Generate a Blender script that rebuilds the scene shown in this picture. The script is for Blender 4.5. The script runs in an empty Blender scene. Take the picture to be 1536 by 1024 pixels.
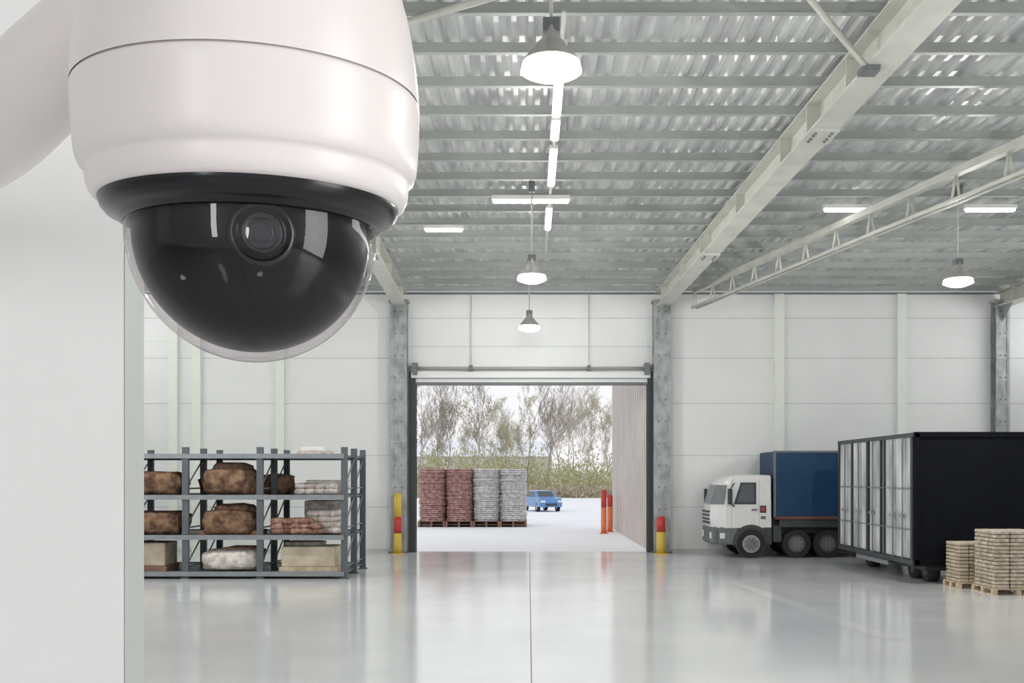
import bpy, bmesh, math, random
from mathutils import Vector, Matrix, Euler, noise
random.seed(7)
scene = bpy.context.scene
scene.view_settings.view_transform = 'Standard'
scene.view_settings.look = 'None'
scene.view_settings.exposure = 0.0

# ---------------------------------------------------------------- materials
def mat(name, col, rough=0.5, metal=0.0, var=0.06, scale=6.0, bump=0.0, bscale=30.0,
        col2=None, stretch=(1,1,1), emit=None, estr=0, spec=0.5, coat=0.0, rvar=0.0, lo=0.35, hi=0.65):
    m = bpy.data.materials.new(name); m.use_nodes = True
    nt = m.node_tree; b = nt.nodes['Principled BSDF']
    tc = nt.nodes.new('ShaderNodeTexCoord'); mp = nt.nodes.new('ShaderNodeMapping')
    mp.inputs['Scale'].default_value = stretch
    nt.links.new(tc.outputs['Object'], mp.inputs['Vector'])
    n = nt.nodes.new('ShaderNodeTexNoise'); n.inputs['Scale'].default_value = scale
    n.inputs['Detail'].default_value = 5
    nt.links.new(mp.outputs[0], n.inputs['Vector'])
    r = nt.nodes.new('ShaderNodeValToRGB')
    if col2 is None:
        a = [max(0, c*(1-var)) for c in col[:3]]; z = [min(1, c*(1+var)) for c in col[:3]]
    else:
        a, z = col[:3], col2[:3]
    r.color_ramp.elements[0].position = lo; r.color_ramp.elements[1].position = hi
    r.color_ramp.elements[0].color = (*a, 1); r.color_ramp.elements[1].color = (*z, 1)
    nt.links.new(n.outputs['Fac'], r.inputs[0]); nt.links.new(r.outputs[0], b.inputs['Base Color'])
    b.inputs['Roughness'].default_value = rough; b.inputs['Metallic'].default_value = metal
    b.inputs['Specular IOR Level'].default_value = spec
    b.inputs['Coat Weight'].default_value = coat
    if rvar:
        mr = nt.nodes.new('ShaderNodeMapRange')
        mr.inputs['To Min'].default_value = max(0, rough-rvar); mr.inputs['To Max'].default_value = rough+rvar
        nt.links.new(n.outputs['Fac'], mr.inputs['Value']); nt.links.new(mr.outputs[0], b.inputs['Roughness'])
    if bump:
        n2 = nt.nodes.new('ShaderNodeTexNoise'); n2.inputs['Scale'].default_value = bscale
        n2.inputs['Detail'].default_value = 3
        nt.links.new(mp.outputs[0], n2.inputs['Vector'])
        bp = nt.nodes.new('ShaderNodeBump'); bp.inputs['Strength'].default_value = bump
        bp.inputs['Distance'].default_value = 0.05
        nt.links.new(n2.outputs['Fac'], bp.inputs['Height']); nt.links.new(bp.outputs[0], b.inputs['Normal'])
    if emit:
        b.inputs['Emission Color'].default_value = (*emit, 1); b.inputs['Emission Strength'].default_value = estr
    return m

M = {}
M['wall'] = mat('white_wall_panel', (0.83,0.84,0.835), 0.45, var=0.02, scale=0.6)
M['wallr'] = mat('rear_wall_panel', (0.55,0.55,0.56), 0.6, var=0.02, scale=0.6)
M['nearwall'] = mat('painted_wall', (0.77,0.77,0.765), 0.6, var=0.015, scale=2)
M['neartrim'] = mat('wall_edge', (0.44,0.46,0.44), 0.6, var=0.03, scale=2)
M['pil'] = mat('pilaster_paint', (0.83,0.86,0.79), 0.5, var=0.02)
M['seam'] = mat('panel_seam', (0.60,0.62,0.61), 0.6)
M['floor'] = mat('polished_concrete', (0.73,0.745,0.755), 0.13, col2=(0.81,0.825,0.83), scale=0.35, rvar=0.05, bump=0.012, bscale=1.2, spec=0.9)
M['joint'] = mat('floor_joint', (0.26,0.24,0.25), 0.6)
M['tape'] = mat('floor_line', (0.80,0.81,0.81), 0.16, spec=0.9)
M['yard'] = mat('yard_concrete', (0.92,0.91,0.90), 0.8, var=0.03, scale=0.15)
M['grass'] = mat('field_grass', (0.50,0.47,0.32), 0.9, col2=(0.62,0.55,0.42), scale=0.3)
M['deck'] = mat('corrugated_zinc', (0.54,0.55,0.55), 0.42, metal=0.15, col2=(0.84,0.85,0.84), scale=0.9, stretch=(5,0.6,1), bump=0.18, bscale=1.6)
M['steel'] = mat('painted_steel', (0.60,0.61,0.55), 0.45, var=0.08, scale=1.5, stretch=(1,1,1))
M['purlin'] = mat('purlin_steel', (0.44,0.46,0.44), 0.45, var=0.08, scale=1.0)
M['galv'] = mat('galvanised_column', (0.28,0.30,0.30), 0.5, metal=0.2, col2=(0.46,0.48,0.48), scale=4, stretch=(1,1,0.6))
M['dark'] = mat('dark_frame', (0.05,0.055,0.06), 0.5)
M['dgrey'] = mat('dark_grey_metal', (0.16,0.17,0.18), 0.5, var=0.1)
M['white'] = mat('white_paint', (0.82,0.82,0.81), 0.35, var=0.02)
M['yellow'] = mat('safety_yellow', (0.72,0.50,0.08), 0.5)
M['red'] = mat('safety_red', (0.55,0.05,0.04), 0.5)
M['orange'] = mat('orange_paint', (0.80,0.22,0.08), 0.5)
M['corr'] = mat('beige_cladding', (0.58,0.53,0.49), 0.6, var=0.06, scale=0.8)
M['lamp'] = mat('lamp_glow', (1,1,1), 0.5, emit=(1,0.98,0.94), estr=9)
M['tube'] = mat('tube_glow', (1,1,1), 0.5, emit=(1,1,0.97), estr=7)
M['shade'] = mat('lamp_reflector', (0.50,0.48,0.46), 0.35, metal=0.4)
M['rack'] = mat('rack_steel', (0.10,0.115,0.13), 0.5, var=0.1)
M['rackb'] = mat('rack_beam', (0.24,0.26,0.28), 0.5, var=0.1)
M['bale'] = mat('brown_bale', (0.08,0.04,0.025), 0.9, col2=(0.30,0.18,0.11), scale=5, bump=0.8, bscale=9)
M['redbag'] = mat('russet_sack', (0.22,0.10,0.07), 0.9, col2=(0.50,0.32,0.25), scale=6, bump=0.6, bscale=8)
M['whitebag'] = mat('white_sack', (0.50,0.42,0.38), 0.8, col2=(0.82,0.78,0.74), scale=6, bump=0.6, bscale=8)
M['card'] = mat('cardboard', (0.48,0.40,0.29), 0.8, col2=(0.64,0.56,0.44), scale=3)
M['wood'] = mat('pallet_wood', (0.50,0.38,0.25), 0.8, col2=(0.70,0.58,0.42), scale=6)
M['wooddark'] = mat('weathered_wood', (0.25,0.14,0.10), 0.8, var=0.2)
M['sackb'] = mat('beige_goods', (0.40,0.32,0.24), 0.85, col2=(0.68,0.60,0.50), scale=9)
M['rings'] = mat('rust_goods', (0.28,0.12,0.10), 0.8, col2=(0.60,0.40,0.36), scale=7)
M['ringw'] = mat('pale_goods', (0.46,0.44,0.44), 0.8, col2=(0.80,0.78,0.77), scale=7)
M['blue'] = mat('blue_tarp', (0.014,0.052,0.12), 0.5, var=0.12, scale=1.2, spec=0.3)
M['bluecar'] = mat('blue_car_paint', (0.10,0.26,0.55), 0.25, coat=0.6)
M['glass'] = mat('dark_glass', (0.04,0.05,0.055), 0.08, spec=0.8)
M['glassl'] = mat('light_glass', (0.12,0.14,0.15), 0.12, spec=0.8)
M['tyre'] = mat('tyre_rubber', (0.02,0.02,0.02), 0.8)
M['hub'] = mat('wheel_hub', (0.40,0.40,0.41), 0.4, metal=0.5)
M['hubd'] = mat('dark_hub', (0.08,0.08,0.08), 0.5, metal=0.3)
M['navy'] = mat('navy_container_paint', (0.004,0.005,0.008), 0.6, var=0.2, scale=1.0, spec=0.12)
M['cside'] = mat('weathered_side', (0.34,0.36,0.36), 0.5, col2=(0.70,0.71,0.70), scale=1.8, stretch=(1,1,0.35))
M['brown'] = mat('rust_skirt', (0.16,0.07,0.05), 0.7)
M['bark'] = mat('bark', (0.38,0.33,0.29), 0.9, var=0.2)
M['bark2'] = mat('pale_bark', (0.60,0.55,0.50), 0.9, var=0.2)
M['leafy'] = mat('spring_leaves', (0.46,0.48,0.24), 0.9, col2=(0.72,0.68,0.46), scale=1.2)
M['brush'] = mat('dry_brush', (0.46,0.38,0.28), 0.9, col2=(0.62,0.55,0.44), scale=1.2)
M['farb'] = mat('distant_cladding', (0.90,0.90,0.92), 0.8, var=0.02)
M['ptz'] = mat('white_plastic', (0.75,0.70,0.69), 0.32, var=0.008, scale=3, spec=0.45)
M['groove'] = mat('plastic_seam', (0.45,0.40,0.39), 0.5)
M['black'] = mat('black_plastic', (0.007,0.007,0.009), 0.22, spec=0.4)
M['blackm'] = mat('matte_black', (0.005,0.004,0.005), 0.30, spec=0.12)
M['rim'] = mat('lens_rim_metal', (0.04,0.04,0.045), 0.25, metal=0.6)
M['lens'] = mat('lens_glass', (0.008,0.008,0.016), 0.04, spec=0.6, coat=0.5)

# ---------------------------------------------------------------- helpers
def link(o, parent=None):
    scene.collection.objects.link(o)
    if parent: o.parent = parent
    return o
def empty(name, loc=(0,0,0)):
    e = bpy.data.objects.new(name, None); e.empty_display_size = 0.2
    scene.collection.objects.link(e); e.location = loc
    return e
ICO = {}
def ico(sub):
    if sub not in ICO:
        t = bmesh.new(); bmesh.ops.create_icosphere(t, subdivisions=sub, radius=1.0)
        t.verts.ensure_lookup_table()
        ICO[sub] = ([v.co.copy() for v in t.verts], [[v.index for v in f.verts] for f in t.faces]); t.free()
    return ICO[sub]
class B:
    """mesh builder with several materials"""
    def __init__(s): s.V = []; s.F = []; s.FM = []; s.FS = []; s.ms = []
    def mi(s, m):
        m = M[m] if isinstance(m, str) else m
        if m not in s.ms: s.ms.append(m)
        return s.ms.index(m)
    def add(s, vs, fs, m, smooth=False):
        o = len(s.V); s.V += [tuple(v) for v in vs]; i = s.mi(m)
        for f in fs:
            s.F.append([o+k for k in f]); s.FM.append(i); s.FS.append(smooth)
    def box(s, x0,x1,y0,y1,z0,z1, m, bev=0.0, seg=1):
        if bev <= 0:
            vs = [(x,y,z) for x in (x0,x1) for y in (y0,y1) for z in (z0,z1)]
            s.add(vs, [(0,1,3,2),(4,6,7,5),(0,4,5,1),(2,3,7,6),(0,2,6,4),(1,5,7,3)], m); return
        bv = min(bev, (x1-x0)*0.45, (y1-y0)*0.45, (z1-z0)*0.45)
        lo = (x0,y0,z0); hi = (x1,y1,z1); vs = []; idx = {}
        for sx in (0,1):
            for sy in (0,1):
                for sz in (0,1):
                    sg = (sx,sy,sz)
                    for ax in range(3):
                        p = []
                        for k in range(3):
                            base = hi[k] if sg[k] else lo[k]
                            p.append(base if k == ax else base + (-bv if sg[k] else bv))
                        idx[(sg,ax)] = len(vs); vs.append(p)
        fs = []
        for ax in range(3):
            o1, o2 = (ax+1)%3, (ax+2)%3
            for sv in (0,1):
                q = []
                for (a,b_) in ((0,0),(1,0),(1,1),(0,1)):
                    sg = [0,0,0]; sg[ax] = sv; sg[o1] = a; sg[o2] = b_; q.append(idx[(tuple(sg),ax)])
                fs.append(q if sv else q[::-1])
            for a in (0,1):
                for b_ in (0,1):
                    s0 = [0,0,0]; s1 = [0,0,0]; s0[o1]=s1[o1]=a; s0[o2]=s1[o2]=b_; s1[ax]=1
                    s0=tuple(s0); s1=tuple(s1)
                    fs.append([idx[(s0,o1)],idx[(s1,o1)],idx[(s1,o2)],idx[(s0,o2)]])
        for sx in (0,1):
            for sy in (0,1):
                for sz in (0,1): fs.append([idx[((sx,sy,sz),k)] for k in range(3)])
        s.add(vs, fs, m)
    def cyl(s, p0, p1, r0, r1, m, n=16, smooth=True, cap=True):
        p0 = Vector(p0); p1 = Vector(p1); d = p1-p0
        if d.length < 1e-6: return
        d.normalize(); u = d.orthogonal().normalized(); w = d.cross(u)
        vs = []
        for (p,r) in ((p0,r0),(p1,max(r1,1e-5))):
            for k in range(n):
                a = 2*math.pi*k/n; vs.append(p+u*(r*math.cos(a))+w*(r*math.sin(a)))
        fs = [(k,(k+1)%n,n+(k+1)%n,n+k) for k in range(n)]
        s.add(vs, fs, m, smooth)
        if cap:
            o = len(s.V)-2*n; i = s.mi(m)
            s.F.append([o+k for k in range(n)][::-1]); s.F.append([o+n+k for k in range(n)])
            s.FM += [i,i]; s.FS += [False,False]
    def quad(s, pts, m): s.add(pts, [tuple(range(len(pts)))], m)
    def lathe(s, prof, c, m, n=96):
        vs = []; rings = []
        for (r, z) in prof:
            if r < 1e-7: rings.append([len(vs)]); vs.append((c[0],c[1],c[2]+z))
            else:
                rings.append(list(range(len(vs), len(vs)+n)))
                for k in range(n):
                    a = 2*math.pi*k/n; vs.append((c[0]+r*math.cos(a), c[1]+r*math.sin(a), c[2]+z))
        fs = []
        for a, b_ in zip(rings, rings[1:]):
            if len(a) == 1 and len(b_) == 1: continue
            for k in range(n):
                k2 = (k+1) % n
                if len(a) == 1: fs.append((a[0], b_[k2], b_[k]))
                elif len(b_) == 1: fs.append((a[k], a[k2], b_[0]))
                else: fs.append((a[k], a[k2], b_[k2], b_[k]))
        s.add(vs, fs, m, True)
    def blob(s, c, size, m, seed=0, boxy=0.6, sub=3, amp=0.12):
        iv, jf = ico(sub); vs = []
        for p in iv:
            q = Vector([math.copysign(abs(t)**boxy, t) for t in p])
            k = 1 + amp*noise.noise(p*2.3+Vector((seed*3.1, seed, 0))) + amp*0.5*noise.noise(p*6+Vector((seed,0,seed*2)))
            q = q*k
            vs.append((q.x*size[0]/2+c[0], q.y*size[1]/2+c[1], max(q.z,-0.95)*size[2]/2+size[2]*0.475+c[2]))
        s.add(vs, jf, m, True)
    def done(s, name, parent=None, loc=None, bevel=None, recalc=True):
        me = bpy.data.meshes.new(name)
        me.from_pydata(s.V, [], s.F)
        me.polygons.foreach_set('material_index', s.FM); me.polygons.foreach_set('use_smooth', s.FS)
        for m in s.ms: me.materials.append(m)
        me.update()
        if recalc:
            t = bmesh.new(); t.from_mesh(me); bmesh.ops.recalc_face_normals(t, faces=t.faces); t.to_mesh(me); t.free()
        o = bpy.data.objects.new(name, me); link(o, parent)
        if loc: o.location = loc
        if bevel:
            md = o.modifiers.new('bev', 'BEVEL'); md.width = bevel; md.segments = 2; md.limit_method = 'ANGLE'
        return o
def strip(b, pts, z0, z1, m):
    n = len(pts); vs = [(p[0],p[1],z0) for p in pts]+[(p[0],p[1],z1) for p in pts]
    b.add(vs, [(k,k+1,n+k+1,n+k) for k in range(n-1)], m)

YB = 34.4; XL, XR = -16.0, 19.0; YR = -8.0
# ---------------------------------------------------------------- room shell
b = B(); b.box(XL, XR, YR, YB+0.3, -0.1, 0.0, 'floor'); b.done('floor')
b = B(); b.box(-160, 160, YB+0.3, 122, -0.12, -0.004, 'yard'); b.done('yard_ground')
b = B(); b.box(-160, 160, 122, 300, -0.10, 0.0, 'grass'); b.done('grass_verge')
b = B()
b.box(0.026, 0.044, YR, 33.5, 0, 0.002, 'joint')
for yy in (9.5, 21.0): b.box(XL, XR, yy, yy+0.012, 0, 0.0015, 'seam')
b.done('floor_joint')
b = B()
b.quad([(4.85,25.0,0.003),(5.15,25.0,0.003),(6.0,16,0.003),(5.65,16,0.003)], 'tape')
b.done('floor_marking')

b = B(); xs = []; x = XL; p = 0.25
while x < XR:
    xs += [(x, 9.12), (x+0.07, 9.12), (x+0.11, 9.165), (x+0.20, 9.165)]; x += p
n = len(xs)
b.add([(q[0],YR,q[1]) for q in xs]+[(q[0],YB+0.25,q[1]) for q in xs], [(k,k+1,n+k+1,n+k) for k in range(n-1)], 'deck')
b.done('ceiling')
b = B(); y = 34.0
while y > YR:
    b.box(XL, XR, y-0.01, y+0.01, 8.95, 9.12, 'purlin')
    b.box(XL, XR, y-0.08, y+0.01, 8.935, 8.95, 'purlin')
    y -= 1.27
b.done('roof_purlins')

DX0, DX1, DZ = -3.9, 4.10, 5.83
b = B()
b.box(XL, DX0, YB, YB+0.25, 0, 9.0, 'wall'); b.box(DX1, XR, YB, YB+0.25, 0, 9.0, 'wall')
b.box(DX0, DX1, YB, YB+0.25, DZ, 9.0, 'wall')
for z in (8.08, 6.7, 5.13, 3.34, 1.56):
    for (a, c) in ((XL, -4.7), (4.85, XR)):
        b.box(a, c, YB-0.012, YB, z-0.013, z+0.013, 'seam')
for z in (8.08, 7.1): b.box(-4.1, 4.26, YB-0.012, YB, z-0.013, z+0.013, 'seam')
b.box(XL, XR, YB-0.10, YB, 8.90, 8.94, 'dgrey')  # dark strip stands in for the thin shadow line under the ceiling
b.box(XL, -12.4, YB-0.05, YB, 7.28, 7.36, 'pil')
b.done('wall_back')
b = B()
for x0, x1 in ((8.46,8.80),(12.7,13.0),(-8.72,-8.42),(-12.4,-12.1),(-11.6,-11.3)):
    b.box(x0, x1, YB-0.14, YB, 0, 8.90, 'pil')
b.done('trim_1')
b = B(); b.box(XL-0.2, XL, YR, YB+0.25, 0, 9.16, 'wall')
for z in (3.3, 5.1): b.box(XL, XL+0.012, YR, YB, z-0.014, z+0.014, 'seam')
b.done('wall_left')
b = B(); b.box(XR, XR+0.2, YR, YB+0.25, 0, 9.16, 'wall')
for z in (3.3, 5.1): b.box(XR-0.012, XR, YR, YB, z-0.014, z+0.014, 'seam')
b.done('wall_right')
b = B(); b.box(XL, XR, YR-0.2, YR, 0, 9.16, 'wallr')
for z in (3.3, 5.1): b.box(XL, XR, YR, YR+0.012, z-0.014, z+0.014, 'seam')
b.done('wall_rear')
b = B(); b.box(4.85, XR, YB-0.05, YB, 0, 0.12, 'seam'); b.box(XL, -4.7, YB-0.05, YB, 0, 0.12, 'seam'); b.done('baseboard_back')
for k,(xw,sgn) in enumerate(((XL,1),(XR,-1))):
    b = B()
    xa, xb = (xw, xw+0.05) if sgn>0 else (xw-0.05, xw)
    b.box(xa,xb,9.9,33.1,6.85,6.95,'white'); b.box(xa,xb,9.9,33.1,8.45,8.55,'white')
    for q in range(9): b.box(xa,xb,9.9+q*2.89,10.0+q*2.89,6.95,8.45,'white')
    b.done('fill_light_frame_%d'%(k+1))  # made-up window bars, out of view, around the added ceiling fill lights

d = empty('door_1', (0, YB, 0))
def dn(bb, name):
    o = bb.done(name, d); o.matrix_parent_inverse = Matrix.Translation((0,-YB,0)); return o
b = B()
b.box(DX0-0.22, DX0, YB-0.12, YB+0.3, 0, DZ+0.4, 'dark'); b.box(DX1, DX1+0.16, YB-0.12, YB+0.3, 0, DZ+0.4, 'dark')
b.box(DX0-0.2, DX1+0.16, YB-0.1, YB+0.3, DZ-0.05, DZ+0.03, 'dgrey')
dn(b, 'frame')
b = B()
b.box(-4.05, 4.2, YB-0.22, YB-0.02, 6.0, 6.22, 'wall', 0.02)
b.cyl((-4.1, YB-0.3, 6.33), (4.25, YB-0.3, 6.33), 0.045, 0.045, 'shade')
for x in (-1.98, 2.07):
    b.cyl((x, YB-0.12, 6.2), (x, YB-0.12, 8.9), 0.016, 0.016, 'seam'); b.box(x-0.06,x+0.06,YB-0.36,YB-0.1,6.24,6.42,'dgrey')
for x in (-3.9, 4.05): b.box(x-0.08,x+0.08,YB-0.4,YB-0.1,6.1,6.5,'dgrey')
dn(b, 'track_header')

def column(x0, x1, name, ztop=8.6, y1=YB):
    b = B(); y0 = y1-0.42; t = 0.03
    b.box(x0, x1, y0, y0+t, 0, ztop, 'galv'); b.box(x0, x1, y1-t-0.01, y1-0.01, 0, ztop, 'galv')
    xc = (x0+x1)/2; b.box(xc-0.015, xc+0.015, y0+t, y1-t-0.01, 0, ztop, 'galv')
    w = (x1-x0)
    b.box(x0, x0+w*0.18, y0-0.03, y0, 0, ztop, 'galv'); b.box(x1-w*0.18, x1, y0-0.03, y0, 0, ztop, 'galv')
    z = 0.6
    while z < ztop-0.3:
        b.box(x0+w*0.18, x1-w*0.18, y0-0.02, y0, z, z+0.28, 'galv')
        for xx in (x0+w*0.3, x1-w*0.3): b.cyl((xx, y0-0.035, z+0.14), (xx, y0-0.01, z+0.14), 0.03, 0.03, 'dgrey', 8)
        z += 0.75
    b.box(x0-0.06, x1+0.06, y0-0.06, y1-0.01, 0, 0.05, 'dgrey'); b.box(x0-0.06, x1+0.06, y0-0.06, y1-0.01, ztop-0.04, ztop+0.05, 'galv')
    b.done(name)
column(-4.72, -4.16, 'steel_column'); column(4.27, 4.84, 'steel_column'); column(15.95, 16.4, 'steel_column')

def ibeam(name, a, c, z0, z1, fw, m='steel', joints=()):
    A = Vector((a[0],a[1],0)); C = Vector((c[0],c[1],0)); dv = (C-A); L = dv.length; ang = math.atan2(dv.y, dv.x)
    b = B()
    b.box(0, L, -fw/2, fw/2, z0, z0+0.035, m); b.box(0, L, -fw/2, fw/2, z1-0.03, z1, m); b.box(0, L, -0.012, 0.012, z0+0.035, z1-0.03, m)
    for j in joints:
        b.box(j-0.3, j+0.3, -fw/2-0.02, fw/2+0.02, z0-0.03, z0, m)
        b.box(j-0.02, j+0.02, -fw/2, fw/2, z0+0.03, z1-0.03, m)
        for q in (-0.2,-0.08,0.08,0.2):
            for s_ in (-1,1): b.cyl((j+q, s_*fw*0.3, z0-0.06),(j+q, s_*fw*0.3, z0-0.02),0.025,0.025,'dgrey',8)
    k = 1.2
    while k < L: b.box(k-0.01, k+0.01, -fw/2+0.02, fw/2-0.02, z0+0.035, z1-0.03, m); k += 3.6
    o = b.done(name); o.location = A; o.rotation_euler = (0,0,ang); return o
ibeam('roof_beam', (4.56,34.2), (5.48,-7), 8.40, 8.93, 0.46, joints=(8,17.3))
ibeam('roof_beam', (-4.40,34.2), (-3.05,-7), 8.42, 8.93, 0.44, joints=(8,17.3))
ibeam('roof_beam', (16.2,34.2), (17.1,-7), 8.42, 8.93, 0.44, joints=(8,17.3))
b = B()
for xc in (4.56, -4.44, 16.18):
    b.quad([(xc-0.02,33.98,8.42),(xc-0.02,33.2,8.42),(xc-0.02,33.98,7.9)],'galv')
b.done('beam_brackets')

def lattice(name, A, C, h, n):
    A = Vector(A); C = Vector(C); b = B(); up = Vector((0,0,h))
    dv = (C-A).normalized(); side = Vector((-dv.y, dv.x, 0))
    for s_ in (-0.09, 0.09): b.cyl(A+side*s_, C+side*s_, 0.045, 0.045, 'steel', 8)
    b.cyl(A+up, C+up, 0.11, 0.11, 'steel', 4, smooth=False)
    for k in range(n+1):
        p = A.lerp(C, k/n)
        for s_ in (-0.09, 0.09): b.cyl(p+side*s_, p+up, 0.026, 0.026, 'steel', 6)
        b.cyl(p-side*0.12, p+side*0.12, 0.02, 0.02, 'steel', 6)
    b.done(name)
lattice('lattice_girder', (5.5, 33.0, 8.20), (10.6, 9.0, 7.85), 0.56, 16)
b = B(); b.cyl((-1.75,13.8,8.88),(0.3,12.5,8.85),0.05,0.05,'steel',10); b.cyl((-3.8,15.2,8.88),(-1.75,13.8,8.88),0.05,0.05,'steel',10)
b.done('roof_brace')
b = B(); b.cyl((3.6,13.0,8.93),(4.8,14.1,8.38),0.045,0.045,'steel',10); b.box(4.7,4.95,14.0,14.25,8.32,8.40,'dgrey'); b.done('roof_brace')

# ---------------------------------------------------------------- lamps
def highbay(x, y, z, power=430):
    e = empty('high_bay_lamp', (x,y,z))
    b = B()
    b.lathe([(0.0,0.50),(0.07,0.50),(0.09,0.48),(0.10,0.36),(0.15,0.31),(0.19,0.25),(0.25,0.19),(0.295,0.11),(0.30,0.10),(0.28,0.10),(0.14,0.24),(0.0,0.25)], (0,0,0), 'shade', 40)
    b.done('reflector', e, recalc=False)
    b = B(); b.lathe([(0.0,-0.07),(0.12,-0.06),(0.22,-0.035),(0.30,0.0),(0.325,0.015),(0.305,0.10),(0.27,0.11),(0.0,0.11)], (0,0,0), 'lamp', 32); b.done('diffuser', e)
    b = B(); b.cyl((0,0,0.5),(0,0,8.93-z),0.018,0.018,'steel',8); b.box(-0.07,0.07,-0.07,0.07,8.86-z,9.115-z,'dgrey')
    b.box(-0.09,0.09,-0.09,0.09,0.42,0.56,'dgrey',0.01); b.done('suspension_rod', e)
    l = bpy.data.lights.new('bulb','POINT'); l.energy = power; l.shadow_soft_size = 0.05; l.color = (1,0.985,0.95)
    lo = bpy.data.objects.new('bulb', l); link(lo, e); lo.location = (0,0,-0.135)
for (x,y,z,pw_) in ((0.24,10.6,6.90,430),(0.07,21.9,6.92,430),(0.02,29.4,6.95,260),(9.62,22.3,6.92,430)): highbay(x,y,z,pw_)
for (x,y,z) in ((-9.5,12,6.92),(9.6,8.5,6.92),(-9.5,22.3,6.92)): highbay(x,y,z)
b = B()
for (y0,y1) in ((14.4,17.3),(17.5,18.5),(19.0,21.4),(23.2,25.2)):
    b.box(0.40,0.56,y0,y1,8.86,8.93,'white'); b.box(0.42,0.54,y0+0.03,y1-0.03,8.82,8.86,'tube',0.015)
b.box(0.45,0.51,13.5,28,8.90,8.93,'steel')
b.done('linear_light')
def batten(x,y,L,z=8.9):
    b = B(); b.box(x-L/2,x+L/2,y-0.08,y+0.08,z-0.06,z+0.03,'white'); b.box(x-L/2+0.03,x+L/2-0.03,y-0.07,y+0.07,z-0.12,z-0.06,'tube',0.015); b.done('batten_light')
batten(0.05,22.3,1.75,8.86); batten(7.45,23.3,1.1,8.93); batten(10.8,23.3,1.2,8.93); batten(-2.15,25.2,1.0,8.93)

# ---------------------------------------------------------------- bollards
def bollard(x,y,bands,r=0.13):
    b = B(); z = 0
    for (zz,m) in bands:
        b.cyl((x,y,z),(x,y,zz),r,r,m,20); z = zz
    b.cyl((x,y,z),(x,y,z+0.05),r,r*0.6,bands[-1][1],20)
    b.box(x-r*1.5,x+r*1.5,y-r*1.5,y+r*1.5,0,0.03,bands[0][1]); b.done('safety_bollard')
bollard(-4.42,33.6,[(0.7,'yellow'),(1.25,'red'),(2.0,'yellow')])
bollard(4.45,33.5,[(0.75,'yellow'),(1.22,'red')],r=0.15)
bollard(3.45,45.7,[(1.2,'orange'),(1.95,'red')])
bollard(3.85,47.2,[(1.2,'orange'),(1.7,'red')])

b = B(); y = YB+0.4; x0 = 4.22; pts = []
while y < 50.3:
    pts += [(x0,y),(x0,y+0.32),(x0+0.10,y+0.40),(x0+0.10,y+0.72)]; y += 0.8
strip(b, pts, 0, 8.8, 'corr')
b.box(4.33,9,YB+0.5,50.9,0,8.8,'corr')
b.done('corrugated_annex')

# ---------------------------------------------------------------- rack
rk = empty('storage_rack', (-8,26.8,0))
def rdone(bb,name):
    o = bb.done(name, rk); o.matrix_parent_inverse = Matrix.Translation((8,-26.8,0)); return o
RX = [-4.70,-6.85,-8.75,-10.7,-12.6]; RY = [25.4,26.8,28.2]
b = B()
for x in RX:
    for y in RY:
        h = 3.36
        b.box(x-0.08,x+0.08,y-0.05,y+0.05,0,h,'rack'); b.box(x-0.12,x+0.12,y-0.09,y+0.09,0,0.03,'rack')
    for (ya,yb) in ((RY[0],RY[1]),(RY[1],RY[2])):
        for z in (0.3,1.3,2.3):
            b.cyl((x,ya,z),(x,yb,z+0.8),0.02,0.02,'rackb',6); b.cyl((x,ya,z),(x,yb,z),0.02,0.02,'rackb',6)
rdone(b,'uprights')
b = B()
SZ = [0.14,1.07,2.09,3.14]
for z in SZ:
    for y in (25.36,28.24): b.box(RX[-1],RX[0],y-0.04,y+0.04,z-0.07,z+0.05,'rackb')
    b.box(RX[-1],RX[0],25.4,28.2,z-0.02,z+0.02,'rack')
rdone(b,'shelves')
b = B()
def sh(k): return SZ[k]+0.05
b.blob((-9.95,26.1,sh(2)),(1.9,1.2,0.62),'bale',1,0.4); b.box(-10.5,-9.1,25.7,26.6,sh(2)-0.03,sh(2)+0.12,'wooddark')
b.blob((-7.75,26.0,sh(2)),(1.35,1.1,0.72),'bale',2,0.5); b.blob((-7.7,26.0,sh(2)+0.35),(0.95,0.9,0.5),'bale',12,0.55); b.blob((-8.05,26.9,sh(2)),(1.5,0.9,0.5),'bale',3,0.4)
b.blob((-6.9,27.3,sh(2)),(0.9,0.9,0.55),'bale',4,0.4)
b.blob((-9.9,26.1,sh(1)),(1.8,1.2,0.60),'bale',5,0.35); b.blob((-7.72,26.0,sh(1)),(1.35,1.1,0.66),'bale',6,0.4); b.blob((-7.65,26.0,sh(1)+0.3),(1.0,0.9,0.5),'bale',16,0.5)
b.box(-8.5,-7.0,25.6,26.6,sh(1)-0.03,sh(1)+0.1,'wooddark')
b.blob((-7.7,26.0,sh(0)),(1.5,1.1,0.55),'whitebag',7,0.5); b.blob((-7.5,26.2,sh(0)+0.2),(1.1,0.8,0.42),'redbag',8,0.6)
rdone(b,'brown_bales')
b = B()
b.box(-10.6,-9.35,25.6,26.5,sh(0)+0.12,sh(0)+0.72,'card',0.02); b.box(-10.6,-9.3,25.55,26.5,sh(0)-0.03,sh(0)+0.12,'wooddark')
b.box(-6.35,-4.95,25.55,26.5,sh(0)+0.1,sh(0)+0.62,'card',0.02); b.box(-6.4,-4.9,25.5,26.6,sh(0)-0.03,sh(0)+0.1,'wood')
b.box(-6.35,-5.4,25.9,26.6,sh(0)+0.62,sh(0)+0.72,'whitebag',0.02)
b.box(-5.95,-4.95,26.4,27.3,sh(1)-0.03,sh(1)+0.85,'whitebag',0.02)
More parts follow.
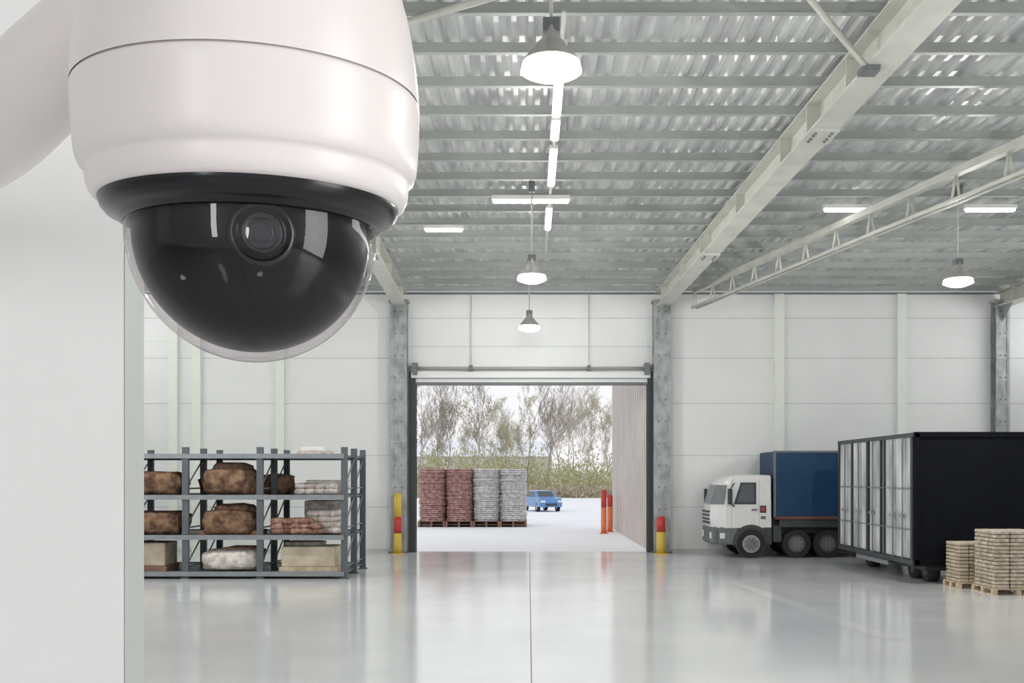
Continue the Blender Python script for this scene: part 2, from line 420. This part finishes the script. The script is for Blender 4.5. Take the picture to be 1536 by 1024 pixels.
for k in range(7):
    b.box(-6.0+random.uniform(-.05,.05),-5.0+random.uniform(-.05,.05),26.9,27.8,sh(2)-0.03+k*0.06,sh(2)+k*0.06+0.015,'whitebag')
b.box(-6.1,-5.2,25.9,26.7,sh(3)-0.03,sh(3)+0.10,'whitebag',0.01); b.box(-5.95,-5.35,26.0,26.6,sh(3)+0.10,sh(3)+0.2,'white',0.01)
rdone(b,'cartons')
b = B()
for k in range(14):
    cx = -6.45+ (k%5)*0.24+random.uniform(-.04,.04); cz = sh(1)+ (k//5)*0.13
    b.blob((cx, 25.8+random.uniform(-.1,.15), cz),(0.36,0.5,0.17),'redbag',k,0.6,2)
for k in range(12):
    cx = -5.6+ (k%3)*0.27; cz = sh(1)+ (k//3)*0.15
    b.blob((cx, 26.05+random.uniform(-.08,.08), cz),(0.36,0.5,0.18),'whitebag',k,0.6,2)
for k in range(8):
    cx = -5.95+ (k%4)*0.26; cz = sh(2)+ (k//4)*0.14
    b.blob((cx, 26.1, cz),(0.32,0.5,0.17),'whitebag' ,k+5,0.6,2)
rdone(b,'small_sacks')

# ---------------------------------------------------------------- truck (faces -X)
tk = empty('box_truck', (9.0,33.0,0))
def tdone(bb,name,bevel=None):
    o = bb.done(name, tk, bevel=bevel); o.matrix_parent_inverse = Matrix.Translation((-9.0,-33.0,0)); return o
TN, TF = 31.95, 34.0
def wheel(b, x, y, r=0.45, w=0.28, hm='hub'):
    b.cyl((x,y,r),(x,y+w,r),r,r,'tyre',32); b.cyl((x,y-0.012,r),(x,y+0.02,r),r*0.62,r*0.66,hm,24)
    b.cyl((x,y-0.04,r),(x,y,r),r*0.2,r*0.24,'dgrey',16)
    b.cyl((x,y-0.02,r),(x,y-0.01,r),r*0.5,r*0.5,'dgrey',24)
    for k in range(8):
        a = k*math.pi/4; b.cyl((x+math.cos(a)*r*0.4,y-0.03,r+math.sin(a)*r*0.4),(x+math.cos(a)*r*0.4,y,r+math.sin(a)*r*0.4),0.03,0.03,hm,6)
FX = 0.28
prof = [(5.66+FX,0.95),(5.60+FX,1.25),(5.64+FX,1.68),(5.86+FX,2.36),(5.96+FX,2.50),(6.15+FX,2.62),(6.9,2.68),(7.78,2.66),(7.80,0.95)]
def front_shift(x, k): return x + k*max(0, (6.6-x)/0.8)
st = [(TN,0.50),(TN+0.12,0.22),(TN+0.42,0.0),(TF-0.42,0.0),(TF-0.12,0.22),(TF,0.50)]
b = B(); N = len(prof); vs = []
for (y,k) in st:
    vs += [(front_shift(x,k), y, z - (0.05 if k>0.4 and z>2.4 else 0)) for (x,z) in prof]
fs = []
for r in range(len(st)-1):
    for k in range(N): fs.append((r*N+k, r*N+(k+1)%N, (r+1)*N+(k+1)%N, (r+1)*N+k))
fs.append(tuple(range(N))); fs.append(tuple((len(st)-1)*N+k for k in range(N)))
b.add(vs, fs, 'white'); tdone(b,'cab_shell', bevel=0.03)
def prof_pt(z,k):
    for (xa,za),(xb,zb) in zip(prof,prof[1:]):
        if za <= z <= zb:
            t = (z-za)/(zb-za); return front_shift(xa+(xb-xa)*t, k)
b = B()
seq = [(TN+0.03,0.43),(TN+0.12,0.22),(TN+0.42,0),(TF-0.42,0),(TF-0.12,0.22)]
for (ya,ka),(yb,kb) in zip(seq,seq[1:]):
    b.quad([(prof_pt(1.72,ka)-0.03,ya-0.02,1.72),(prof_pt(1.72,kb)-0.03,yb-0.02,1.72),(prof_pt(2.34,kb)-0.03,yb-0.02,2.34),(prof_pt(2.34,ka)-0.03,ya-0.02,2.34)],'glassl')
tdone(b,'windscreen')
b = B()
b.quad([(6.58,TN-0.012,1.72),(7.30,TN-0.012,1.72),(7.30,TN-0.012,2.42),(6.80,TN-0.012,2.42)],'dark')
b.quad([(6.67,TN-0.02,1.79),(7.22,TN-0.02,1.79),(7.22,TN-0.02,2.35),(6.85,TN-0.02,2.35)],'glassl')
b.box(6.50,6.515,TN-0.012,TN,1.0,2.5,'seam'); b.box(7.38,7.395,TN-0.012,TN,1.0,2.5,'seam')
b.box(7.15,7.32,TN-0.04,TN,1.52,1.57,'dgrey')
b.box(7.42,7.62,TN-0.02,TN,1.45,1.68,'dark',0.005); b.box(7.46,7.58,TN-0.03,TN,1.5,1.62,'red',0.005); b.box(7.45,7.6,TN-0.02,TN,1.25,1.34,'dgrey')
tdone(b,'door_trim')
b = B()
b.box(5.62+FX,6.45,TN+0.14,TF-0.14,0.42,0.98,'dgrey',0.06); b.box(6.1,6.75,TN+0.0,TN+0.3,0.42,0.98,'dgrey',0.06)
for z in (1.08,1.2,1.32,1.44): b.box(5.57+FX,5.62+FX,TN+0.45,TF-0.45,z,z+0.06,'dark')
b.box(5.60+FX,5.7+FX,TN+0.2,TN+0.45,0.6,0.82,'white',0.02); b.box(5.60+FX,5.7+FX,TF-0.45,TF-0.2,0.6,0.82,'white',0.02)
b.box(6.14,6.30,TN-0.02,TN+0.05,0.62,0.80,'white',0.02)
b.box(7.55,7.8,TN,TN+0.5,0.42,0.98,'dark'); b.box(6.7,7.6,TN+0.02,TN+0.9,0.75,1.0,'dark')
tdone(b,'bumper')
b = B()
for k in range(14):
    a0 = math.pi*k/14; a1 = math.pi*(k+1)/14; cx,cz,ri,ro = 7.14,0.47,0.48,0.60
    P = lambda a,r,y: (cx+math.cos(a)*r, y, cz+math.sin(a)*r)
    b.quad([P(a0,ri,TN-0.03),P(a1,ri,TN-0.03),P(a1,ro,TN-0.03),P(a0,ro,TN-0.03)],'dark')
    b.quad([P(a0,ro,TN-0.03),P(a1,ro,TN-0.03),P(a1,ro,TN+0.1),P(a0,ro,TN+0.1)],'dark')
b.cyl((7.14,TN-0.008,0.47),(7.14,TN+0.02,0.47),0.5,0.5,'dark',32)
b.box(6.36,6.50,TN-0.22,TN-0.1,1.72,2.22,'dark',0.02); b.cyl((6.44,TN-0.15,2.2),(6.6,TN,2.4),0.02,0.02,'dark',6); b.cyl((6.44,TN-0.15,1.8),(6.6,TN,1.65),0.02,0.02,'dark',6)
b.box(6.0,6.10,TF-0.05,TF+0.1,1.72,2.2,'dark',0.02)
tdone(b,'mirrors_and_arch')
b = B(); wheel(b,7.14,TN-0.03); wheel(b,7.14,TF-0.26)
for x in (8.62,9.62,11.6): wheel(b,x,TN+0.06,hm='hubd'); wheel(b,x,TF-0.3,hm='hubd')
tdone(b,'wheels')
b = B()
b.box(7.9,12.9,TN-0.02,TF+0.05,1.32,3.42,'blue',0.03)
b.box(7.88,12.92,TN-0.04,TF+0.05,1.24,1.34,'brown')
b.box(7.86,7.93,TN-0.04,TN+0.04,1.3,3.44,'dgrey'); b.box(7.88,12.92,TN-0.035,TN+0.0,3.38,3.44,'dgrey')
tdone(b,'cargo_box')
b = B(); b.box(7.7,12.8,TN+0.35,TN+0.55,0.78,1.24,'dark'); b.box(7.7,12.8,TF-0.55,TF-0.35,0.78,1.24,'dark')
b.box(7.85,8.15,TN+0.05,TN+0.6,0.5,1.05,'dark',0.03); b.box(10.3,11.1,TN+0.02,TN+0.5,0.45,1.1,'dark',0.03)
b.box(8.05,10.2,TN,TN+0.3,0.98,1.24,'dark',0.02); b.cyl((7.9,33,0.9),(12.6,33,0.9),0.06,0.06,'dark')
tdone(b,'chassis')

# ---------------------------------------------------------------- cargo trailer/container
ct = empty('cargo_container_trailer', (10.8,27,0))
def cdone(bb,name):
    o = bb.done(name, ct); o.matrix_parent_inverse = Matrix.Translation((-10.8,-27,0)); return o
CX0,CX1,CY0,CY1,CZ0,CZ1 = 9.33,12.35,24.1,29.9,0.46,3.67
b = B(); b.box(CX0+0.04,CX1,CY0,CY1,CZ0,CZ1,'navy',0.02)
b.box(CX0,CX1+0.03,CY0-0.04,CY0+0.1,CZ1-0.12,CZ1+0.02,'navy',0.02); b.box(CX0,CX0+0.14,CY0-0.04,CY0+0.1,CZ0,CZ1,'navy',0.02)
b.box(CX0,CX1+0.03,CY0-0.04,CY0+0.1,CZ0-0.02,CZ0+0.14,'navy',0.02)
cdone(b,'body')
b = B(); y = CY0+0.12; pts=[]
while y < CY1-0.1:
    pts += [(CX0-0.0,y),(CX0-0.0,y+0.1),(CX0+0.03,y+0.13),(CX0+0.03,y+0.20)]; y += 0.24
strip(b, pts, CZ0+0.14, CZ1-0.1, 'cside')
cdone(b,'side_panels')
b = B()
for yy,w_ in ((CY0+0.05,0.10),(CY0+1.9,0.10),(CY0+2.2,0.05),(CY0+3.2,0.12),(CY0+4.5,0.12),(CY1-0.1,0.10)):
    b.box(CX0-0.04,CX0+0.05,yy,yy+w_,CZ0+0.05,CZ1-0.05,'dark')
b.box(CX0-0.05,CX0+0.05,CY0,CY1,CZ1-0.10,CZ1,'dark'); b.box(CX0-0.05,CX0+0.05,CY0,CY1,CZ0,CZ0+0.12,'dark')
for yy in (CY0+0.6,CY0+1.25,CY0+2.75,CY0+3.9,CY0+5.1):
    b.cyl((CX0-0.06,yy,CZ0+0.1),(CX0-0.06,yy,CZ1-0.1),0.02,0.02,'rackb',8); b.box(CX0-0.09,CX0-0.04,yy-0.05,yy+0.2,1.6,1.68,'hub')
for z in (1.3,2.3): b.box(CX0-0.03,CX0+0.02,CY0+0.1,CY1,z,z+0.03,'rackb')
cdone(b,'side_frame')
b = B(); b.box(CX0+0.4,CX1-0.4,CY0+0.3,CY1-0.2,0.3,CZ0,'dark')
for yy in (CY0+0.5,CY0+1.35,CY1-1.2):
    for xx in (CX0+0.55,CX1-0.8): b.cyl((xx,yy+0.2,0.3),(xx+0.26,yy+0.2,0.3),0.3,0.3,'tyre',28); b.cyl((xx-0.01,yy+0.2,0.3),(xx+0.27,yy+0.2,0.3),0.16,0.16,'hubd',20)
b.box(CX0+0.05,CX0+0.1,CY0+1.9,CY1-1.4,0.30,0.42,'rackb')
cdone(b,'running_gear')

# ---------------------------------------------------------------- palletised goods
def pallet(b, x0,x1,y0,y1,z=0,m='wood'):
    w_=x1-x0; n=6
    for k in range(n):
        yy=y0+(y1-y0)*k/n; b.box(x0,x1,yy,yy+(y1-y0)/n*0.7,z+0.12,z+0.145,m)
    for k in range(3):
        xx=x0+(w_-0.1)*k/2
        b.box(xx,xx+0.1,y0,y1,z,z+0.02,m)
        for yy in (y0,(y0+y1)/2-0.06,y1-0.12): b.box(xx,xx+0.1,yy,yy+0.12,z+0.02,z+0.12,m)
def stack(name,x0,x1,y0,y1,h,m,lh=0.085,nx=3):
    e=empty(name,((x0+x1)/2,(y0+y1)/2,0)); inv=Matrix.Translation((-(x0+x1)/2,-(y0+y1)/2,0))
    b=B(); pallet(b,x0-0.04,x1+0.04,y0-0.04,y1+0.04); o=b.done('pallet',e); o.matrix_parent_inverse=inv
    b=B(); z=0.145
    while z<h:
        for k in range(nx):
            xa=x0+(x1-x0)*k/nx; xb=x0+(x1-x0)*(k+1)/nx
            for j in range(3):
                ya=y0+(y1-y0)*j/3; yb=y0+(y1-y0)*(j+1)/3; q=random.uniform(-0.012,0.012)
                b.box(xa+0.006+q,xb-0.006+q,ya+q,yb-0.008+q,z,z+lh-0.012,m,0.018)
        z+=lh
    o=b.done('goods',e); o.matrix_parent_inverse=inv
stack('pallet_of_goods',10.24,11.3,21.9,22.9,1.38,'sackb')
stack('pallet_of_goods',10.0,10.75,23.15,23.9,1.0,'card')
def rstack(x,y,m,R=0.70,h=2.95):
    e=empty('stacked_goods',(x,y,0)); b=B(); pallet(b,-R,R,-R,R,0,'wooddark'); pallet(b,-R,R,-R,R,0.15,'wooddark'); b.done('pallet',e)
    b=B(); z=0.30; lh=0.105
    while z<h:
        q=random.uniform(-0.02,0.02); rr=R+random.uniform(-0.03,0.03)
        b.lathe([(0,z),(rr-0.04,z),(rr,z+0.025),(rr,z+0.06),(rr-0.04,z+0.085),(rr-0.09,z+0.09),(rr-0.09,z+lh)],(q,q,0),m,20)
        z+=lh
    b.lathe([(R-0.1,z),(0,z)],(0,0,0),m,20)
    b.done('ring_stack',e)
for k,(x,m) in enumerate(((-5.05,'rings'),(-3.62,'rings'),(-2.2,'ringw'),(-0.80,'ringw'))):
    rstack(x,52.3,m); rstack(x,53.8,m)

# ---------------------------------------------------------------- car
def car(x,y):
    e=empty('blue_car',(x,y,0)); e.rotation_euler=(0,0,math.radians(20))
    prof=[(-2.0,0.35),(-2.05,0.7),(-1.95,0.98),(-1.1,1.08),(-0.45,1.55),(0.9,1.58),(1.65,1.12),(2.0,1.0),(2.05,0.6),(1.95,0.35)]
    N=len(prof); b=B(); vs=[]; fs=[]
    for (xx,k) in ((-0.9,0.12),(-0.84,0.0),(0.84,0.0),(0.9,0.12)):
        vs += [(xx*(0.82 if z>1.3 else 1),yy*(1-k*0.4),z-(0.05 if k and z>0.5 else 0)) for (yy,z) in prof]
    for r in range(3):
        for k in range(N): fs.append((r*N+k,r*N+(k+1)%N,(r+1)*N+(k+1)%N,(r+1)*N+k))
    fs.append(tuple(range(N))); fs.append(tuple(3*N+k for k in range(N)))
    b.add(vs,fs,'bluecar'); b.done('body',e,bevel=0.06)
    b=B()
    b.quad([(-0.62,-1.05,1.13),(0.62,-1.05,1.13),(0.58,-0.52,1.52),(-0.58,-0.52,1.52)],'glass')
    b.quad([(-0.65,1.60,1.18),(0.65,1.60,1.18),(0.6,0.98,1.56),(-0.6,0.98,1.56)],'glass')
    for s_ in (-1,1): b.quad([(s_*0.90,-0.85,1.08),(s_*0.90,1.3,1.10),(s_*0.76,0.85,1.50),(s_*0.76,-0.4,1.50)],'glass')
    b.box(-0.85,-0.5,-2.06,-1.95,0.7,0.85,'white'); b.box(0.5,0.85,-2.06,-1.95,0.7,0.85,'white'); b.box(-0.45,0.45,-2.07,-2,0.45,0.62,'dark')
    b.done('windows_and_lights',e)
    b=B()
    for s_ in (-0.9,0.7):
        for yy in (-1.25,1.3): b.cyl((s_,yy,0.32),(s_+0.2,yy,0.32),0.32,0.32,'tyre',24); b.cyl((s_-0.01,yy,0.32),(s_+0.21,yy,0.32),0.18,0.18,'hub',16)
    b.done('wheels',e)
car(1.0,76)

# ---------------------------------------------------------------- trees and brush
def tree_mesh(seed,H,m,leaf=None):
    rnd=random.Random(seed); b=B(); tips=[]
    def br(p,d,L,r,lev):
        n=3; q=p
        for k in range(n):
            d2=(d+Vector((rnd.uniform(-.12,.12),rnd.uniform(-.12,.12),rnd.uniform(-.02,.1)))).normalized()
            e=q+d2*L/n; b.cyl(q,e,max(r*(1-0.22*k),.011),max(r*(1-0.22*(k+1)),.011),m,3 if lev>1 else 6,cap=False)
            if lev<5 and (lev>0 or k>0):
                for j in range(2):
                    a=rnd.uniform(0,2*math.pi)
                    nd=(d2*0.95+Vector((math.cos(a),math.sin(a),0.28))*rnd.uniform(.38,.62)).normalized()
                    if rnd.random()<(0.94 if lev<3 else 0.62): br(e,nd,L*rnd.uniform(.40,.58),r*0.42,lev+1)
            q=e; d=d2
        tips.append(q)
    br(Vector((0,0,0)),Vector((0,0,1)),H*0.80,H*0.009,0)
    if leaf:
        for t in tips:
            if rnd.random()<0.22:
                for j in range(2):
                    c=t+Vector([rnd.uniform(-.35,.35) for _ in range(3)]); s_=rnd.uniform(.04,.08)
                    ax=Vector([rnd.uniform(-1,1) for _ in range(3)]).normalized(); ay=ax.orthogonal()
                    b.quad([c-ax*s_-ay*s_,c+ax*s_-ay*s_,c+ax*s_+ay*s_,c-ax*s_+ay*s_],leaf)
    me=bpy.data.meshes.new('bare_tree'); me.from_pydata(b.V,[],b.F); me.polygons.foreach_set('material_index',b.FM)
    for mm in b.ms: me.materials.append(mm)
    me.update(); return me
tms=[tree_mesh(1,12.5,'bark'),tree_mesh(2,12,'bark2','leafy'),tree_mesh(3,13,'bark2','leafy'),tree_mesh(4,11,'bark2'),tree_mesh(5,12.5,'bark2')]
rt=random.Random(11)
for k in range(84):
    me=tms[rt.randrange(5)]; o=bpy.data.objects.new('bare_tree',me); link(o)
    x=-38+k*0.9+rt.uniform(-0.8,0.8); o.location=(x,rt.uniform(128,160),0.0)
    s_=rt.choice((rt.uniform(0.5,0.75),rt.uniform(0.7,1.08))); o.scale=(s_,s_,s_); o.rotation_euler=(0,0,rt.uniform(0,6.28))
def shrubs(name,n,y0,y1,hmax,m,seed,q=70,W=32):
    rnd=random.Random(seed); b=B()
    for k in range(n):
        cx=rnd.uniform(-W,W); cy=rnd.uniform(y0,y1); R=rnd.uniform(1.0,2.4); h=rnd.uniform(0.4,1.0)*hmax
        for j in range(q):
            th=rnd.uniform(0,6.28); rr=R*math.sqrt(rnd.random()); z=h*rnd.random()*(1-0.4*(rr/R)**2)
            c=Vector((cx+rr*math.cos(th),cy+rr*math.sin(th),z+0.1)); s_=rnd.uniform(.05,.13)
            ax=Vector((rnd.uniform(-.5,.5),rnd.uniform(-.5,.5),1)).normalized(); ay=ax.cross(Vector((rnd.uniform(-1,1),rnd.uniform(-1,1),0))).normalized()
            b.quad([c-ax*s_*1.6-ay*s_,c-ax*s_*1.6+ay*s_,c+ax*s_*1.6+ay*s_*.4,c+ax*s_*1.6-ay*s_*.4],m)
    b.done(name,recalc=False)
shrubs('hedgerow',190,130,158,8.0,'leafy',3,190); shrubs('undergrowth',110,124,129,2.0,'brush',5,130)
b=B(); b.box(-40,4,172,195,0,6.2,'farb')
b.quad([(-40.5,171.5,6.1),(4.5,171.5,6.1),(4.5,184,9.2),(-40.5,184,9.2)],'farb'); b.quad([(-40.5,195.5,6.1),(4.5,195.5,6.1),(4.5,184,9.2),(-40.5,184,9.2)],'farb')
b.done('distant_building')

# ---------------------------------------------------------------- near wall + PTZ dome camera
b=B(); b.box(-3.2,-0.528,1.30,1.363,0,8.93,'nearwall'); b.box(-0.5285,-0.5270,1.30,1.364,0,8.93,'neartrim'); b.done('wall_near')

U=0.0004856
ptz=empty('ptz_dome_camera',(-0.2008,0.725,2.6+0.2012)); ptz.rotation_euler=(math.radians(3.2),0,0)
PM=Matrix.Translation(ptz.location) @ ptz.rotation_euler.to_matrix().to_4x4()
def pl(prof): return [(r*U,z*U) for r,z in prof]
b=B()
b.lathe(pl([(0,412),(60,410),(115,400),(165,376),(200,345),(222,306),(234,262),(241,222),(246,180),(248,150),(248,144)]),(0,0,0),'ptz',160)
b.done('housing_top',ptz,recalc=False)
b=B()
b.lathe(pl([(246,146),(246,142)]),(0,0,0),'groove',160)
b.lathe(pl([(246,142),(248,141),(249,138),(249,128),(248,95),(246,62),(244,44),(240,34),(236,30),(233,28),(232,22),(231,10),(229,2),(225,-6),(219,-10),(212,-12),(200,-12)]),(0,0,0),'ptz',160)
b.done('housing_body',ptz,recalc=False)
b=B()
b.lathe(pl([(216,2),(216,-12),(213,-22),(206,-30),(198,-34),(192,-37),(188,-41),(184,-43),(177,-42),(170,-26)]),(0,0,0),'black',160)
b.done('bezel_ring',ptz,recalc=False)
gm=bpy.data.materials.new('clear_dome'); gm.use_nodes=True; nt=gm.node_tree
for n_ in list(nt.nodes): nt.nodes.remove(n_)
out=nt.nodes.new('ShaderNodeOutputMaterial'); mx=nt.nodes.new('ShaderNodeMixShader'); tr=nt.nodes.new('ShaderNodeBsdfTransparent'); gl=nt.nodes.new('ShaderNodeBsdfGlossy')
lw=nt.nodes.new('ShaderNodeLayerWeight'); lw.inputs[0].default_value=0.5
pw=nt.nodes.new('ShaderNodeMath'); pw.operation='POWER'; pw.inputs[1].default_value=5
ma=nt.nodes.new('ShaderNodeMath'); ma.operation='MULTIPLY_ADD'; ma.inputs[1].default_value=0.95; ma.inputs[2].default_value=0.038
tr.inputs[0].default_value=(0.88,0.85,0.86,1); gl.inputs['Roughness'].default_value=0.015
nt.links.new(lw.outputs['Facing'],pw.inputs[0]); nt.links.new(pw.outputs[0],ma.inputs[0]); nt.links.new(ma.outputs[0],mx.inputs[0])
nt.links.new(tr.outputs[0],mx.inputs[1]); nt.links.new(gl.outputs[0],mx.inputs[2]); nt.links.new(mx.outputs[0],out.inputs[0])
R=182; c=-54
prof=[(R,c+16)]+[(R*math.cos(a),c-R*1.03*math.sin(a)) for a in [math.pi/2*k/60 for k in range(61)]]
prof[-1]=(0,c-R*1.03)
b=B(); b.lathe(pl(prof),(0,0,0),gm,192); b.done('clear_dome',ptz,recalc=True)
R2=172
prof=[(R2,c+24)]+[(R2*math.cos(a),c-R2*math.sin(a)) for a in [math.pi/2*k/60 for k in range(61)]]
prof[-1]=(0,c-R2)
b=B(); b.lathe(pl(prof),(0,0,0),'blackm',192); b.done('inner_shroud',ptz)
lm=empty('lens_module',(0,0,0)); lm.parent=ptz; lm.location=(6*U,0,(-78)*U); lm.rotation_euler=(math.radians(90),0,math.radians(17))
b=B()
b.lathe(pl([(44,120),(44,170),(42,173),(39,174)]),(0,0,0),'rim',64)
b.lathe(pl([(39,174),(36,172),(34,168),(28,167.5)]),(0,0,0),'black',64)
b.lathe(pl([(28,167),(27,172),(25,173),(23,172)]),(0,0,0),'rim',64)
b.lathe(pl([(23,172),(21,170),(16,170),(14,173),(13,173),(12,169.5)]),(0,0,0),'rim',64)
b.done('lens_barrel',lm,recalc=False)
b=B(); b.lathe(pl([(22,169.5),(14,172.4),(7,174),(0,174.6)]),(0,0,0),'lens',48); b.done('lens_glass',lm)
b=B()
for (x,z) in ((-58,-80),(48,-76)):
    yy=-math.sqrt(max(0,R2**2-x*x-(z)**2))
    b.cyl((x*U,(yy+6)*U,(c+z)*U),(x*U,(yy-1)*U,(c+z)*U),4*U,4*U,'rim',12)
b.done('screws',ptz)

cu=bpy.data.curves.new('mount','CURVE'); cu.dimensions='3D'; cu.bevel_depth=1.0; cu.bevel_resolution=12; cu.use_fill_caps=True
sp=cu.splines.new('NURBS')
P=[(-0.215,0.79,3.00,0.038),(-0.26,0.80,3.00,0.038),(-0.33,0.815,2.985,0.040),(-0.395,0.84,2.950,0.042),(-0.46,0.89,2.930,0.046),(-0.52,0.94,2.920,0.050),(-0.70,1.10,2.93,0.054),(-0.86,1.22,2.93,0.058),(-0.95,1.30,2.93,0.060)]
sp.points.add(len(P)-1)
for q,p in zip(sp.points,P): q.co=(p[0],p[1],p[2],1); q.radius=p[3]
sp.order_u=4; sp.use_endpoint_u=True; sp.resolution_u=16
cu.materials.append(M['ptz'])
ao=bpy.data.objects.new('mounting_arm',cu); link(ao,ptz); ao.matrix_parent_inverse=PM.inverted()
b=B(); b.cyl((-0.95,1.30,2.93),(-0.95,1.275,2.93),0.10,0.095,'ptz',48); o=b.done('wall_plate',ptz); o.matrix_parent_inverse=PM.inverted()

# ---------------------------------------------------------------- lights
def area(name,loc,rot,sx,sy,power,col=(1,1,1)):
    l=bpy.data.lights.new(name,'AREA'); l.shape='RECTANGLE'; l.size=sx; l.size_y=sy; l.energy=power; l.color=col
    o=bpy.data.objects.new(name,l); link(o); o.location=loc; o.rotation_euler=rot; return o
area('side_highlight_light',(8,-1.9,3.9),(0,math.radians(90),0),7.2,3.6,520,(1,0.99,0.98))  # unseen area light added for the rectangular highlight on the dome
area('rear_fill_light',(0,-2.8,5.0),(math.radians(95),0,0),26,7,190)  # broad fill light added behind the camera, inside the closed rear wall
area('dome_streak_light',(-2.3,-5.5,3.2),(math.radians(90),0,math.radians(-15)),0.55,3.6,80)  # narrow unseen light added for the upright streak on the dome
area('ceiling_fill_light',(XL+0.08,21.5,7.7),(0,math.radians(-98),0),1.45,23,600)  # pair of unseen side-wall fill lights, added to brighten the ceiling
area('ceiling_fill_light',(XR-0.08,21.5,7.7),(0,math.radians(98),0),1.45,23,600)

w=bpy.data.worlds.new('World'); scene.world=w; w.use_nodes=True
nt=w.node_tree; bg=nt.nodes['Background']
tc=nt.nodes.new('ShaderNodeTexCoord'); sx=nt.nodes.new('ShaderNodeSeparateXYZ'); cr=nt.nodes.new('ShaderNodeValToRGB')
nt.links.new(tc.outputs['Generated'],sx.inputs[0]); nt.links.new(sx.outputs['Z'],cr.inputs[0]); nt.links.new(cr.outputs[0],bg.inputs[0])
cr.color_ramp.elements[0].color=(0.90,0.89,0.91,1); cr.color_ramp.elements[1].color=(0.82,0.86,0.93,1); cr.color_ramp.elements[1].position=0.5
bg.inputs[1].default_value=1.1

# ---------------------------------------------------------------- camera
cam=bpy.data.cameras.new('camera'); co=bpy.data.objects.new('camera',cam); link(co)
co.location=(0,0,2.6); co.rotation_euler=(math.radians(90),0,0)
cam.sensor_width=36; cam.lens=35.0; cam.shift_x=-(793-768)/1536; cam.shift_y=(715-512)/1536; cam.clip_end=1000; cam.clip_start=0.01
scene.camera=co
